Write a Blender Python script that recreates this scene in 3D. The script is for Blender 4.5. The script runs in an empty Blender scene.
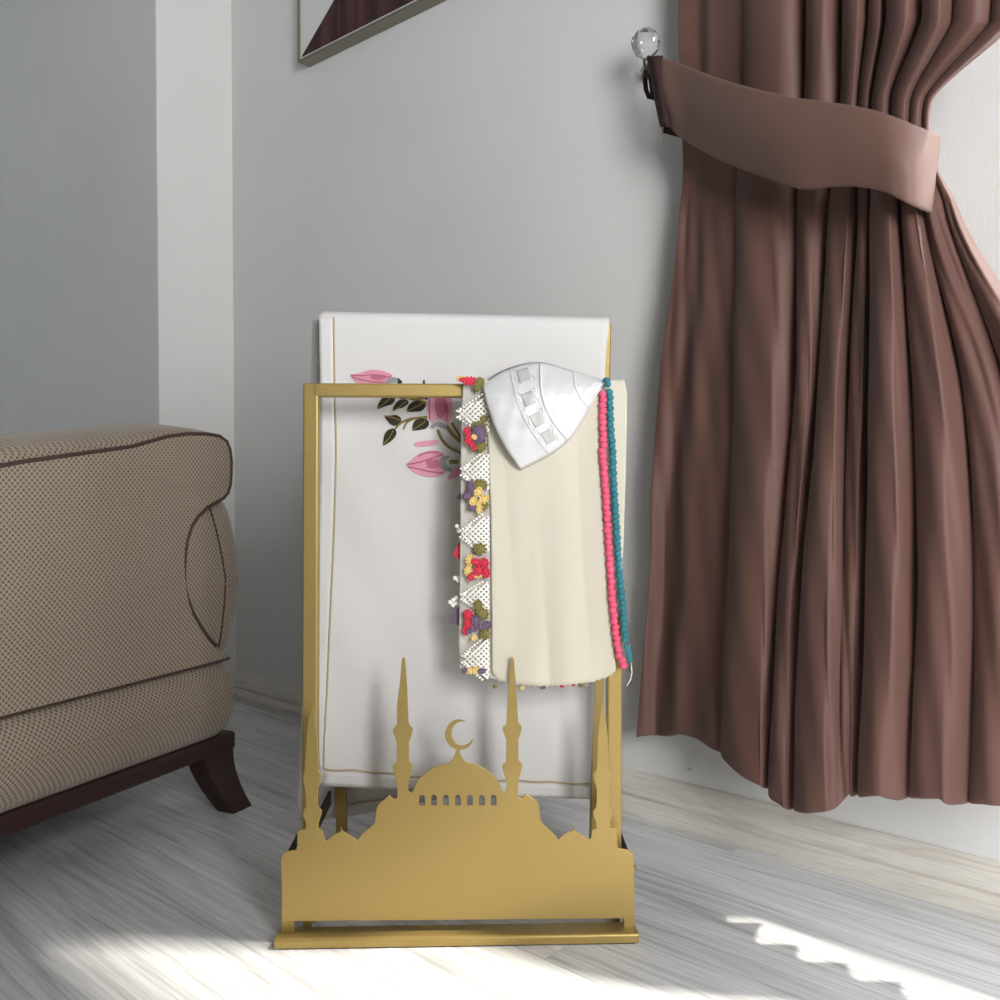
import bpy, bmesh, math, random
from mathutils import Vector, Matrix
random.seed(7)
C = bpy.context.scene.collection
sc = bpy.context.scene

# ------------------------------------------------------------------ camera
F = 950.0; CX = 516.5; CY = 500.0; CH = 0.506; TILT = math.radians(1.33)
cam = bpy.data.cameras.new('camera'); camo = bpy.data.objects.new('camera', cam); C.objects.link(camo)
camo.location = (0, 0, CH); camo.rotation_euler = (math.pi/2 - TILT, 0, 0)
cam.sensor_width = 36; cam.lens = 36*F/1000; cam.shift_x = -(CX-500)/1000
cam.clip_start = .02
sc.camera = camo

# ------------------------------------------------------------------ world, sun, added key light
w = bpy.data.worlds.new('world'); sc.world = w; w.use_nodes = True
bg = w.node_tree.nodes['Background']
bg.inputs[0].default_value = (.86, .93, 1, 1); bg.inputs[1].default_value = 4.6

def lamp(name, kind, loc, target, energy, color, **kw):
    l = bpy.data.lights.new(name, kind); o = bpy.data.objects.new(name, l); C.objects.link(o)
    o.location = loc
    o.rotation_euler = (Vector(target)-Vector(loc)).to_track_quat('-Z', 'Y').to_euler()
    l.energy = energy; l.color = color
    for k, v in kw.items(): setattr(l, k, v)
    return o
lamp('sun', 'SUN', (3, .74, 4.3), (0, .985, 0), 5.0, (1, .93, .82), angle=math.radians(2.2))
lamp('added_key_light', 'AREA', (.70, -1.13, 1.02), (-.20, .10, .95), 50, (1, .99, .985), shape='RECTANGLE', size=.9, size_y=1.1)  # unseen area light added inside the room as the key
sc.view_settings.view_transform = 'Standard'; sc.view_settings.look = 'None'
sc.view_settings.exposure = 0.32; sc.view_settings.gamma = 1; sc.view_settings.use_curve_mapping = False
sc.cycles.use_denoising = True
sc.cycles.max_bounces = 8

# ------------------------------------------------------------------ pixel ray -> world
def ray(px, py):
    u = (px-CX)/F; v = (CY-py)/F
    k = math.cos(TILT) + v*math.sin(TILT)
    return Vector((u/k, 1, (-math.sin(TILT)+v*math.cos(TILT))/k))
CAM = Vector((0, 0, CH))
def onplane(px, py, n, c):
    d = ray(px, py); t = c/(n[0]*d.x+n[1]*d.y)
    return CAM + d*t
# main wall
WN = Vector((.6725, .7401)).normalized(); WC = 1.179; WD = Vector((WN.y, -WN.x))     # normal away from the room, direction to the right
def wall_pt(s, off, h):
    p = WN*(WC-off) + WD*s
    return Vector((p.x, p.y, h))
def wall_px(px, py, off):
    p = onplane(px, py, WN, WC-off)
    return (p.x*WD.x+p.y*WD.y, off, p.z)
# stand frame
YAW = math.radians(1.9)
SO = Vector((-.0640, 1.026)); SX = Vector((math.cos(YAW), math.sin(YAW))); SY = Vector((-math.sin(YAW), math.cos(YAW)))
def st(x, y, z):
    p = SO + SX*x + SY*y
    return Vector((p.x, p.y, z))
def spx(px, py, yl):
    return onplane(px, py, SY, SO.dot(SY)+yl)
def sloc(px, py, yl):
    p = spx(px, py, yl); q = Vector((p.x, p.y))-SO
    return (q.dot(SX), yl, p.z)

# ------------------------------------------------------------------ object helpers
MW = {}
def thing(name, label, cat, loc, rz=0, group=None):
    o = bpy.data.objects.new(name, None); C.objects.link(o); o.empty_display_size = .03
    o.location = loc; o.rotation_euler = (0, 0, rz)
    MW[o.name] = Matrix.Translation(Vector(loc)) @ Matrix.Rotation(rz, 4, 'Z')
    o['label'] = label; o['category'] = cat
    if group: o['group'] = group
    return o
def finish(name, me, m, parent, smooth, label=None):
    o = bpy.data.objects.new(name, me); C.objects.link(o)
    if m: me.materials.clear(); me.materials.append(m)
    M = Matrix.Identity(4)
    if parent:
        M = MW[parent.name]; me.transform(M.inverted()); o.parent = parent
    MW[o.name] = M
    if smooth:
        for p in me.polygons: p.use_smooth = True
    if label: o['label'] = label
    return o
class MB:
    def __init__(s): s.v = []; s.f = []
    def add(s, vs, fs):
        n = len(s.v); s.v += [Vector(v) for v in vs]; s.f += [tuple(i+n for i in f) for f in fs]
        return s
    def prism(s, quad, vec):                      # quad: list of points, vec: extrusion
        n = len(quad); vec = Vector(vec)
        vs = [Vector(q) for q in quad] + [Vector(q)+vec for q in quad]
        fs = [tuple(range(n)), tuple(range(2*n-1, n-1, -1))] + [(i, i+n, (i+1) % n+n, (i+1) % n) for i in range(n)]
        return s.add(vs, fs)
    def lbox(s, x0, x1, y0, y1, z0, z1, fr=None):  # box in a local frame function
        fr = fr or (lambda x, y, z: Vector((x, y, z)))
        vs = [fr(x, y, z) for z in (z0, z1) for x, y in ((x0, y0), (x1, y0), (x1, y1), (x0, y1))]
        return s.add(vs, [(3, 2, 1, 0), (4, 5, 6, 7), (0, 1, 5, 4), (1, 2, 6, 5), (2, 3, 7, 6), (3, 0, 4, 7)])
    def grid(s, rows, closed=False):
        n = len(rows); m = len(rows[0]); vs = [p for r in rows for p in r]; fs = []
        for i in range(n-1):
            for j in range(m if closed else m-1):
                k = (j+1) % m
                fs.append((i*m+j, i*m+k, (i+1)*m+k, (i+1)*m+j))
        return s.add(vs, fs)
    def tube(s, pts, r, seg=8, cap=True):
        pts = [Vector(p) for p in pts]; rows = []; n = len(pts)
        rr = r if isinstance(r, (list, tuple)) else [r]*n
        prev = None
        for i, p in enumerate(pts):
            d = (pts[min(i+1, n-1)]-pts[max(i-1, 0)])
            if d.length < 1e-9: d = Vector((0, 0, 1))
            d.normalize()
            a = prev if prev is not None else (Vector((0, 0, 1)) if abs(d.z) < .9 else Vector((1, 0, 0)))
            a = (a - d*a.dot(d)); a.normalize(); prev = a; b = d.cross(a)
            rows.append([p + (a*math.cos(2*math.pi*k/seg)+b*math.sin(2*math.pi*k/seg))*rr[i] for k in range(seg)])
        base = len(s.v); s.grid(rows, True)
        if cap:
            s.f.append(tuple(base+k for k in range(seg))[::-1]); s.f.append(tuple(base+(n-1)*seg+k for k in range(seg)))
        return s
    def blob(s, c, ax, ay, az, seg=10, rings=6, R=None):  # ellipsoid
        c = Vector(c); rows = []
        for i in range(1, rings):
            t = math.pi*i/rings; row = []
            for k in range(seg):
                q = Vector((ax*math.sin(t)*math.cos(2*math.pi*k/seg), ay*math.sin(t)*math.sin(2*math.pi*k/seg), az*math.cos(t)))
                if R: q = R @ q
                row.append(c+q)
            rows.append(row)
        base = len(s.v); s.grid(rows, True)
        zt = Vector((0, 0, az)); zb = Vector((0, 0, -az))
        if R: zt = R @ zt; zb = R @ zb
        n = len(s.v); s.v += [c+zt, c+zb]
        for k in range(seg):
            s.f.append((n, base+k, base+(k+1) % seg)); L = base+(rings-2)*seg
            s.f.append((n+1, L+(k+1) % seg, L+k))
        return s
    def build(s, name, m, parent=None, smooth=False, bevel=0, subsurf=0, solid=0, label=None, soff=0, seg=2):
        me = bpy.data.meshes.new(name); me.from_pydata(s.v, [], s.f)
        bm = bmesh.new(); bm.from_mesh(me); bmesh.ops.remove_doubles(bm, verts=bm.verts, dist=1e-6)
        bmesh.ops.recalc_face_normals(bm, faces=bm.faces); bm.to_mesh(me); bm.free()
        o = finish(name, me, m, parent, smooth, label)
        if solid:
            md = o.modifiers.new('thickness', 'SOLIDIFY'); md.thickness = solid; md.offset = soff
        if bevel:
            md = o.modifiers.new('bevel', 'BEVEL'); md.width = bevel; md.segments = seg; md.limit_method = 'ANGLE'
            md.harden_normals = False
        if subsurf:
            md = o.modifiers.new('subsurf', 'SUBSURF'); md.levels = subsurf; md.render_levels = subsurf
        return o
def flat(name, outlines, depth, frame, m, parent=None, bevel=0, label=None):
    """outlines: closed 2-D loops (holes allowed), extruded by depth; frame maps (x, y, z) -> world"""
    cu = bpy.data.curves.new('tmp', 'CURVE'); cu.dimensions = '2D'; cu.fill_mode = 'BOTH'
    cu.extrude = depth/2
    for loop in outlines:
        sp = cu.splines.new('POLY'); sp.points.add(len(loop)-1)
        for p, q in zip(sp.points, loop): p.co = (q[0], q[1], 0, 1)
        sp.use_cyclic_u = True
    t = bpy.data.objects.new('tmp', cu)
    me0 = t.to_mesh(); me = me0.copy(); t.to_mesh_clear()
    bpy.data.objects.remove(t); bpy.data.curves.remove(cu)
    for v in me.vertices: v.co = frame(v.co.x, v.co.y, v.co.z)
    bm = bmesh.new(); bm.from_mesh(me); bmesh.ops.remove_doubles(bm, verts=bm.verts, dist=1e-6)
    bmesh.ops.recalc_face_normals(bm, faces=bm.faces); bm.to_mesh(me); bm.free()
    me.name = name
    o = finish(name, me, m, parent, False, label)
    if bevel:
        md = o.modifiers.new('bevel', 'BEVEL'); md.width = bevel; md.segments = 2; md.limit_method = 'ANGLE'
    return o
def structure(o): o['kind'] = 'structure'; return o
def lerp(a, b, t): return a+(b-a)*t
def interp(xs, ys, x):
    if x <= xs[0]: return ys[0]
    for i in range(len(xs)-1):
        if x <= xs[i+1]: return lerp(ys[i], ys[i+1], (x-xs[i])/(xs[i+1]-xs[i]))
    return ys[-1]
def cr(ys, t):                                      # catmull-rom through equally numbered keys
    n = len(ys)-1; i = min(int(t), n-1); f = t-i
    p0 = ys[max(i-1, 0)]; p1 = ys[i]; p2 = ys[i+1]; p3 = ys[min(i+2, n)]
    return .5*((2*p1)+(-p0+p2)*f+(2*p0-5*p1+4*p2-p3)*f*f+(-p0+3*p1-3*p2+p3)*f**3)

# ------------------------------------------------------------------ materials
def srgb(r, g, b):
    return tuple(((c/255)/12.92 if c/255 <= .04045 else ((c/255+.055)/1.055)**2.4) for c in (r, g, b)) + (1,)
class NT:
    def __init__(s, name):
        s.m = bpy.data.materials.new(name); s.m.use_nodes = True; s.t = s.m.node_tree
        s.b = s.t.nodes['Principled BSDF']
    def n(s, t, **kw):
        o = s.t.nodes.new(t)
        for k, v in kw.items():
            if k.startswith('i_'): o.inputs[k[2:].replace('_', ' ')].default_value = v
            else: setattr(o, k, v)
        return o
    def l(s, a, b): s.t.links.new(a, b)
    def coord(s, scale=(1, 1, 1), rot=(0, 0, 0), kind='Object'):
        tc = s.n('ShaderNodeTexCoord'); mp = s.n('ShaderNodeMapping'); mp.inputs['Scale'].default_value = scale; mp.inputs['Rotation'].default_value = rot
        s.l(tc.outputs[kind], mp.inputs['Vector']); return mp.outputs[0]
    def noise(s, vec, scale, detail=3, rough=.5):
        o = s.n('ShaderNodeTexNoise'); o.inputs['Scale'].default_value = scale; o.inputs['Detail'].default_value = detail; o.inputs['Roughness'].default_value = rough
        s.l(vec, o.inputs['Vector']); return o.outputs[0]
    def ramp(s, fac, stops):
        o = s.n('ShaderNodeValToRGB'); e = o.color_ramp.elements
        while len(e) < len(stops): e.new(.5)
        for k, (p, c) in zip(e, stops): k.position = p; k.color = c
        s.l(fac, o.inputs[0]); return o.outputs[0]
    def mix(s, fac, a, b, mode='MIX'):
        o = s.n('ShaderNodeMix', data_type='RGBA', blend_type=mode)
        for sock, v in ((o.inputs[0], fac), (o.inputs[6], a), (o.inputs[7], b)):
            if hasattr(v, 'is_output'): s.l(v, sock)
            else: sock.default_value = v
        return o.outputs[2]
    def math(s, op, a, b=None):
        o = s.n('ShaderNodeMath', operation=op)
        for k, v in enumerate((a, b)):
            if v is None: continue
            if hasattr(v, 'is_output'): s.l(v, o.inputs[k])
            else: o.inputs[k].default_value = v
        return o.outputs[0]
    def bump(s, h, strength, dist=.001):
        o = s.n('ShaderNodeBump'); o.inputs['Strength'].default_value = strength; o.inputs['Distance'].default_value = dist
        s.l(h, o.inputs['Height']); s.l(o.outputs[0], s.b.inputs['Normal'])
    def base(s, c, rough=.6, metal=0, **kw):
        if hasattr(c, 'is_output'): s.l(c, s.b.inputs['Base Color'])
        else: s.b.inputs['Base Color'].default_value = c
        s.b.inputs['Roughness'].default_value = rough; s.b.inputs['Metallic'].default_value = metal
        for k, v in kw.items(): s.b.inputs[k.replace('_', ' ')].default_value = v
        return s.m
def simple(name, c, rough=.6, metal=0, bumpscale=None, bs=.3, **kw):
    t = NT(name); m = t.base(c, rough, metal, **kw)
    if bumpscale: t.bump(t.noise(t.coord(), bumpscale), bs)
    return m

def m_wall():
    t = NT('painted_wallpaper'); ang = -math.atan2(WD.y, WD.x)
    v = t.coord((260, 260, 45)); t.base(srgb(214, 216, 212), .62)
    cl = t.ramp(t.noise(t.coord(), 3, 2), [(.3, srgb(217, 217, 215)), (.7, srgb(222, 222, 220))])
    t.l(cl, t.b.inputs['Base Color'])
    t.bump(t.noise(v, 1, 3, .6), .35, .0012); return t.m
def m_wood(name, c1, c2, c3, sc_=1, planks=True, rough=.42):
    t = NT(name); ang = math.atan2(WD.y, WD.x)
    tc = t.n('ShaderNodeTexCoord'); rot = t.n('ShaderNodeVectorRotate', rotation_type='Z_AXIS'); rot.inputs['Angle'].default_value = -ang
    t.l(tc.outputs['Object'], rot.inputs['Vector'])
    R = rot.outputs[0]
    def mp(scale, vec=R):
        o = t.n('ShaderNodeMapping'); o.inputs['Scale'].default_value = scale; t.l(vec, o.inputs['Vector']); return o.outputs[0]
    vec = R
    if planks:
        br = t.n('ShaderNodeTexBrick', offset=.37, squash=1); br.inputs['Scale'].default_value = 1
        br.inputs['Brick Width'].default_value = 1.25; br.inputs['Row Height'].default_value = .195
        br.inputs['Mortar Size'].default_value = .0007; br.inputs['Mortar Smooth'].default_value = .3
        br.inputs['Color1'].default_value = (0, 0, 0, 1); br.inputs['Color2'].default_value = (1, 1, 1, 1); br.inputs['Mortar'].default_value = (.5, .5, .5, 1)
        pm = mp((1, 1, 1)); pm.node.inputs['Location'].default_value = (.18, .03, 0); t.l(pm, br.inputs['Vector'])
        add = t.n('ShaderNodeVectorMath', operation='MULTIPLY_ADD'); t.l(br.outputs['Color'], add.inputs[0]); add.inputs[1].default_value = (7, 3, 5); t.l(R, add.inputs[2])
        vec = add.outputs[0]
    # warp for cathedral grain
    wn = t.n('ShaderNodeTexNoise'); wn.inputs['Scale'].default_value = 1; wn.inputs['Detail'].default_value = 1.5; t.l(mp((2.2*sc_, 9*sc_, 9*sc_), vec), wn.inputs['Vector'])
    wm = t.n('ShaderNodeVectorMath', operation='MULTIPLY_ADD'); t.l(wn.outputs['Color'], wm.inputs[0]); wm.inputs[1].default_value = (0, .085, .085); t.l(vec, wm.inputs[2])
    a = t.noise(mp((2.2*sc_, 80*sc_, 80*sc_), wm.outputs[0]), 1, 4, .6)
    b = t.noise(mp((7*sc_, 260*sc_, 260*sc_), vec), 1, 2, .5)
    c = t.noise(mp((1.1*sc_, 15*sc_, 15*sc_), wm.outputs[0]), 1, 2, .5)
    col = t.ramp(a, [(.36, c1), (.46, c2), (.60, c3)])
    col = t.mix(.45, col, t.ramp(b, [(.35, c1), (.6, c3)]))
    col = t.mix(.22, col, t.ramp(c, [(.38, c1), (.6, c3)]))
    if planks: col = t.mix(t.math('MULTIPLY', br.outputs['Fac'], .45), col, srgb(130, 130, 128))
    t.base(col, rough); t.bump(b, .12, .0006); return t.m
def m_gold():
    t = NT('gold_painted_metal')
    n = t.noise(t.coord(), 1400, 2)
    t.base(t.ramp(n, [(.3, srgb(160, 136, 78)), (.7, srgb(174, 150, 90))]), .40, .5)
    t.bump(n, .12, .0004); return t.m
def m_cloth(name, c, weave=900, bs=.25, rough=.85, trans=0, sheen=.2, wr=.0, metal=0):
    t = NT(name); v = t.coord((weave, weave, weave))
    wx = t.n('ShaderNodeTexNoise'); wx.inputs['Scale'].default_value = 1; wx.inputs['Detail'].default_value = 2; t.l(v, wx.inputs['Vector'])
    big = t.noise(t.coord(), 9, 3)
    dark = tuple(x*.93 for x in c[:3]) + (1,)
    t.base(t.mix(big, dark, c), rough, metal, Sheen_Weight=sheen)
    if wr:
        h = t.math('ADD', t.math('MULTIPLY', wx.outputs[0], .25), t.math('MULTIPLY', t.noise(t.coord(), 22, 4, .6), wr))
        t.bump(h, bs, .002)
    else: t.bump(wx.outputs[0], bs, .0006)
    if trans:
        tr = t.n('ShaderNodeBsdfTranslucent'); tr.inputs['Color'].default_value = c
        mx = t.n('ShaderNodeMixShader'); mx.inputs[0].default_value = trans
        t.l(t.b.outputs[0], mx.inputs[1]); t.l(tr.outputs[0], mx.inputs[2])
        t.l(mx.outputs[0], t.t.nodes['Material Output'].inputs['Surface'])
    return t.m
def m_sofa():
    t = NT('woven_upholstery')
    tc = t.n('ShaderNodeTexCoord'); sep = t.n('ShaderNodeSeparateXYZ'); t.l(tc.outputs['Object'], sep.inputs[0])
    k = 2*math.pi/.0076
    xy = t.math('ADD', sep.outputs[0], t.math('MULTIPLY', sep.outputs[1], .9))
    a = t.math('SINE', t.math('MULTIPLY', xy, k))
    b = t.math('SINE', t.math('MULTIPLY', sep.outputs[2], k))
    p = t.math('MULTIPLY', a, b)
    q = t.math('MULTIPLY', t.math('ADD', p, 1), .5)
    col = t.ramp(q, [(.10, srgb(78, 70, 60)), (.40, srgb(142, 127, 110)), (.8, srgb(160, 144, 126))])
    t.base(col, .8, 0, Sheen_Weight=.25); t.bump(q, .5, .0012); return t.m

WALL = m_wall()
FLOOR = m_wood('pale_grey_laminate', srgb(174, 175, 176), srgb(218, 219, 220), srgb(236, 237, 238))
SKIRT = m_wood('greige_skirting_wood', srgb(194, 188, 177), srgb(216, 211, 202), srgb(230, 227, 219), 1.4, False, .38)
GOLD = m_gold()
DARKM = simple('shadow_black_metal', srgb(40, 36, 32), .5, .3)  # near-black because the shade on the side braces is put into the colour
RUG = m_cloth('white_quilt_cotton', srgb(214, 212, 210), 700, .35, .85, 0, .15, .6)
CREAM = m_cloth('cream_crepe', srgb(218, 212, 194), 1100, .25, .85, .12, .1, .3)
VEIL = m_cloth('thin_ivory_crepe', srgb(212, 207, 197), 1100, .25, .85, .15, .1, .3)
LACE = simple('white_lace_thread', srgb(250, 247, 238), .8)
CAPM = m_cloth('white_cap_satin', srgb(222, 222, 223), 500, .3, .55, 0, .2, .5)
CAPD = m_cloth('cap_eyelet_gauze', srgb(196, 196, 193), 700, .4, .7, 0, .1)
CURT = m_cloth('brown_satin_curtain', srgb(112, 79, 70), 1000, .25, .62, .16, .12, .0)
TIE = m_cloth('brown_satin_tieback', srgb(114, 84, 73), 900, .3, .6, .05, .12, .15)
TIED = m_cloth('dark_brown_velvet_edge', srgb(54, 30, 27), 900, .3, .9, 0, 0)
SOFA = m_sofa()
PIPE = simple('dark_brown_piping', srgb(70, 50, 46), .75, 0, 900)
DWOOD = simple('dark_mahogany', srgb(46, 24, 21), .38, 0, 60, .05)
PINK = simple('pink_yarn', srgb(228, 88, 122), .75, 0, 1500)
TEAL = simple('teal_yarn', srgb(44, 118, 130), .75, 0, 1500)
GREYM = simple('grey_metal', srgb(120, 118, 110), .4, .8)
def yarn(n, c): return simple(n, c, .85, 0, 1800, .5)
RED = yarn('red_yarn', srgb(208, 50, 74)); PURP = yarn('mauve_yarn', srgb(112, 92, 116)); OLIV = yarn('olive_yarn', srgb(126, 118, 62)); YEL = yarn('straw_yarn', srgb(226, 196, 122)); ROSE = yarn('rose_thread', srgb(216, 150, 168)); ROSED = yarn('deep_rose_thread', srgb(186, 104, 130)); LEAFM = yarn('dark_leaf_thread', srgb(48, 44, 30)); STEM = yarn('olive_stem_thread', srgb(134, 116, 58)); SILV = yarn('silver_grey_thread', srgb(146, 146, 148)); SEAM = yarn('beige_seam_thread', srgb(178, 160, 128))

# ------------------------------------------------------------------ structure
def wbox(mb, s0, s1, o0, o1, z0, z1): return mb.lbox(s0, s1, o0, o1, z0, z1, lambda x, y, z: wall_pt(x, y, z))
s_corner = wall_px(235, 560, 0)[0]
H = 2.65
mb = MB()
structure(mb.add([(-3.2, -2.2, 0), (3.2, -2.2, 0), (3.2, 4.2, 0), (-3.2, 4.2, 0), (-3.2, -2.2, -.05), (3.2, -2.2, -.05), (3.2, 4.2, -.05), (-3.2, 4.2, -.05)],
    [(0, 1, 2, 3), (7, 6, 5, 4), (0, 4, 5, 1), (1, 5, 6, 2), (2, 6, 7, 3), (3, 7, 4, 0)]).build('floor', FLOOR))
# main wall with the window opening to the right of the curtain
s_win = wall_px(1050, 700, 0)[0]; s_win2 = s_win+1.15
mb = MB(); wbox(mb, s_corner-.02, s_win, -.16, 0, 0, H); wbox(mb, s_win, s_win2, -.16, 0, 0, .46)
wbox(mb, s_win, s_win2, -.16, 0, 2.12, H); wbox(mb, s_win2, s_win2+.6, -.16, 0, 0, H)
structure(mb.build('wall_back', WALL))
PD = .180
mb = MB(); wbox(mb, s_corner-2.2, s_corner, -.16, PD, 0, H)
structure(mb.build('wall_left', WALL, bevel=.003))
def skirting(name, a, b, off0, along):
    prof = [(0, 0), (.0165, 0), (.0175, .012), (.0145, .0215), (.0090, .0255), (.0125, .031), (.0115, .048), (.006, .059), (.003, .0635), (0, .0635)]
    mb = MB(); rows = []
    for s in (a, b): rows.append([along(s, off0+o, z) for o, z in prof])
    mb.grid([list(r) for r in zip(*rows)]); n = len(prof)
    mb.v = []; mb.f = []
    mb.prism(rows[0], rows[1][0]-rows[0][0])
    return structure(mb.build(name, SKIRT))
skirting('baseboard_back', s_corner, s_win2+.5, 0, wall_pt)
skirting('baseboard_left', s_corner-2.2, s_corner, PD, wall_pt)
skirting('baseboard_side', 0, PD, 0, lambda s, o, z: wall_pt(s_corner+o, s, z))
# the rest of the room, behind and beside the camera
S0 = s_corner-2.2; S1 = s_win2+.52; OB = 3.6; ROOM = simple('taupe_wall_paint', srgb(96, 93, 90), .8)
mb = MB()
for o0_, o1_, z0_, z1_ in ((0, 1.09, 0, H), (2.01, OB, 0, H), (1.09, 2.01, 0, .45), (1.09, 2.01, 1.59, H)): wbox(mb, S1, S1+.1, o0_, o1_, z0_, z1_)
structure(mb.build('wall_right', ROOM))
mb = MB()
for o0_, o1_, z0_, z1_ in ((1.09, 1.13, .45, 1.59), (1.97, 2.01, .45, 1.59), (1.13, 1.97, .45, .49), (1.13, 1.97, 1.55, 1.59)): wbox(mb, S1+.02, S1+.07, o0_, o1_, z0_, z1_)  # unseen window frame added around the key light
WHITEP = simple('white_window_plastic', srgb(225, 226, 226), .4)
structure(mb.build('added_window', WHITEP))
mb = MB(); wbox(mb, S0-.1, S0, PD, OB, 0, H); structure(mb.build('wall_far_left', ROOM))
mb = MB(); wbox(mb, S0, S1, OB, OB+.1, 0, H); structure(mb.build('wall_front', ROOM))
mb = MB(); wbox(mb, S0-.1, S1+.1, -.16, OB+.1, H, H+.1); structure(mb.build('ceiling', simple('ceiling_paint', srgb(140, 138, 135), .8)))
# window frame (out of view, to the right)
fr = MB()
for a, b, z0, z1 in ((s_win, s_win+.05, .46, 2.12), (s_win2-.05, s_win2, .46, 2.12), (s_win+.05, s_win2-.05, .46, .51), (s_win+.05, s_win2-.05, 2.07, 2.12)):
    wbox(fr, a, b, -.10, -.05, z0, z1)
GLASS = NT('window_glass'); gb = GLASS.n('ShaderNodeBsdfTransparent'); gg = GLASS.n('ShaderNodeBsdfGlossy'); gg.inputs['Roughness'].default_value = .02
gx = GLASS.n('ShaderNodeMixShader'); gx.inputs[0].default_value = .06; GLASS.l(gb.outputs[0], gx.inputs[1]); GLASS.l(gg.outputs[0], gx.inputs[2]); GLASS.l(gx.outputs[0], GLASS.t.nodes['Material Output'].inputs['Surface'])
wf = structure(fr.build('window_1', WHITEP, bevel=.003))
wbox(MB(), 0, 0, 0, 0, 0, 0)
g = MB(); wbox(g, s_win+.05, s_win2-.05, -.078, -.072, .51, 2.07); g.build('glass_pane', GLASS.m, wf)
# marks on the wall
def walldot(px, py, r): 
    s, o, h = wall_px(px, py, 0); m = MB(); m.blob(wall_pt(s, .0005, h), r, r, r*.8); return m
tag = walldot(690, 770, .0035).build('wall_plug', simple('plug_paint', srgb(215, 214, 208), .5), smooth=True)
tag['label'] = 'tiny pale plug in the wall below the curtain hem'; tag['category'] = 'wall plug'

# ------------------------------------------------------------------ framed mirror, its reflection painted on
pc = wall_px(310, 67.6, 0); pd_ = .030
mirror_root = thing('framed_mirror', 'slim metal framed mirror with a painted white and maroon reflection hanging high on the wall', 'mirror', wall_pt(pc[0]+.45, 0, pc[2]))
s0, h0 = pc[0], pc[2]; W_, H_ = .95, .62
FRM = simple('brushed_bronze_frame', srgb(128, 122, 104), .4, .35)
f = MB(); bw = .006
for a, b, z0, z1 in ((s0, s0+W_, h0, h0+.004), (s0, s0+W_, h0+H_-.004, h0+H_), (s0, s0+.004, h0+.004, h0+H_-.004), (s0+W_-.004, s0+W_, h0+.004, h0+H_-.004)):
    wbox(f, a, b, .001, pd_, z0, z1)
f.build('frame', FRM, mirror_root, bevel=.0008)
f = MB(); wbox(f, s0+.004, s0+W_-.004, .004, pd_-.004, h0+.004, h0+H_-.004); f.build('backing', simple('reflection_white', srgb(222, 222, 220), .35), mirror_root)  # pale part of the mirror's reflection, as a plain colour
t_ = NT('maroon_reflection'); vv = t_.coord((30, 30, 2)); 
t_.base(t_.ramp(t_.noise(vv, 1, 2), [(.35, srgb(38, 22, 22)), (.5, srgb(62, 34, 34)), (.7, srgb(92, 58, 58))]), .25)  # dark part of the mirror's reflection, painted as streaks
def pf(s, h): return (s, h)
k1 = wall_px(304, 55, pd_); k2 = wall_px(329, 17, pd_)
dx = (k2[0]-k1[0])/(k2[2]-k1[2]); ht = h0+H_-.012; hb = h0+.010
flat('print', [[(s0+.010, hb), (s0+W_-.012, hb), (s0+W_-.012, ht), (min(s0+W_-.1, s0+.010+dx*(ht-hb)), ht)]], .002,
     lambda x, y, z: wall_pt(x, pd_-.003+z, y), t_.m, mirror_root)

# ------------------------------------------------------------------ armchair
K = 1.032
AD = Vector((.40, .9165)).normalized(); AN = Vector((AD.y, -AD.x))
A0 = Vector((-.428*K, 1.42*K))
def hh(h): return CH+(h-CH)*K
def ac(t, d, h):                                    # t: towards the camera, d: out of the side panel, h: height
    p = A0 - AD*(t*K) + AN*d
    return Vector((p.x, p.y, hh(h)))
chair = thing('armchair', 'beige woven armchair with dark piping and dark wooden legs beside the stand', 'armchair', Vector((*(A0-AD*.38-AN*.36), 0)), math.atan2(AD.y, AD.x))
CL, CD = .74, .74
def ring(t0, t1, d0, d1, h, r=.035, n=6):
    pts = []
    for (ct, cd, a0) in ((t0+r, d1-r, 90), (t1-r, d1-r, 0), (t1-r, d0+r, -90), (t0+r, d0+r, 180)):
        for k in range(n+1):
            a = math.radians(a0+90-90*k/n) if False else math.radians(a0 + 90 - 90*k/n)
            pts.append((ct+r*math.cos(a), cd+r*math.sin(a)))
    return [ac(t, d, h) for t, d in pts]
def rsolid(levels, r=.035):
    """levels: (h, t0, t1, d0, d1)"""
    mb = MB(); rows = []
    for (h, t0, t1, d0, d1) in levels: rows.append(ring(t0, t1, d0, d1, h, min(r, (t1-t0)/2.01, (d1-d0)/2.01)))
    mb.grid(rows, True); m = len(rows[0])
    mb.f.append(tuple(range(m))[::-1]); mb.f.append(tuple(len(mb.v)-m+k for k in range(m)))
    return mb
def bulge(h0, h1, amt, t0, t1, d0, d1, n=10, sq=.6):
    L = []
    for i in range(n+1):
        u = i/n; b = amt*(max(0, math.sin(math.pi*u))**sq)
        L.append((h0+(h1-h0)*u, t0-b, t1+b, d0-b, d1+b))
    return L
# rail and base
b = MB(); b.add([ac(t, d, h) for h in (.098, .126) for t, d in ((-.006, .004), (CL, .004), (CL, -CD), (-.006, -CD))], [(3, 2, 1, 0), (4, 5, 6, 7), (0, 1, 5, 4), (1, 2, 6, 5), (2, 3, 7, 6), (3, 0, 4, 7)])
b.build('base_rail', DWOOD, chair, bevel=.006)
rsolid(bulge(.125, .237, .018, .002, CL-.006, -CD+.006, -.004), .04).build('seat_base', SOFA, chair, smooth=True)
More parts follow.
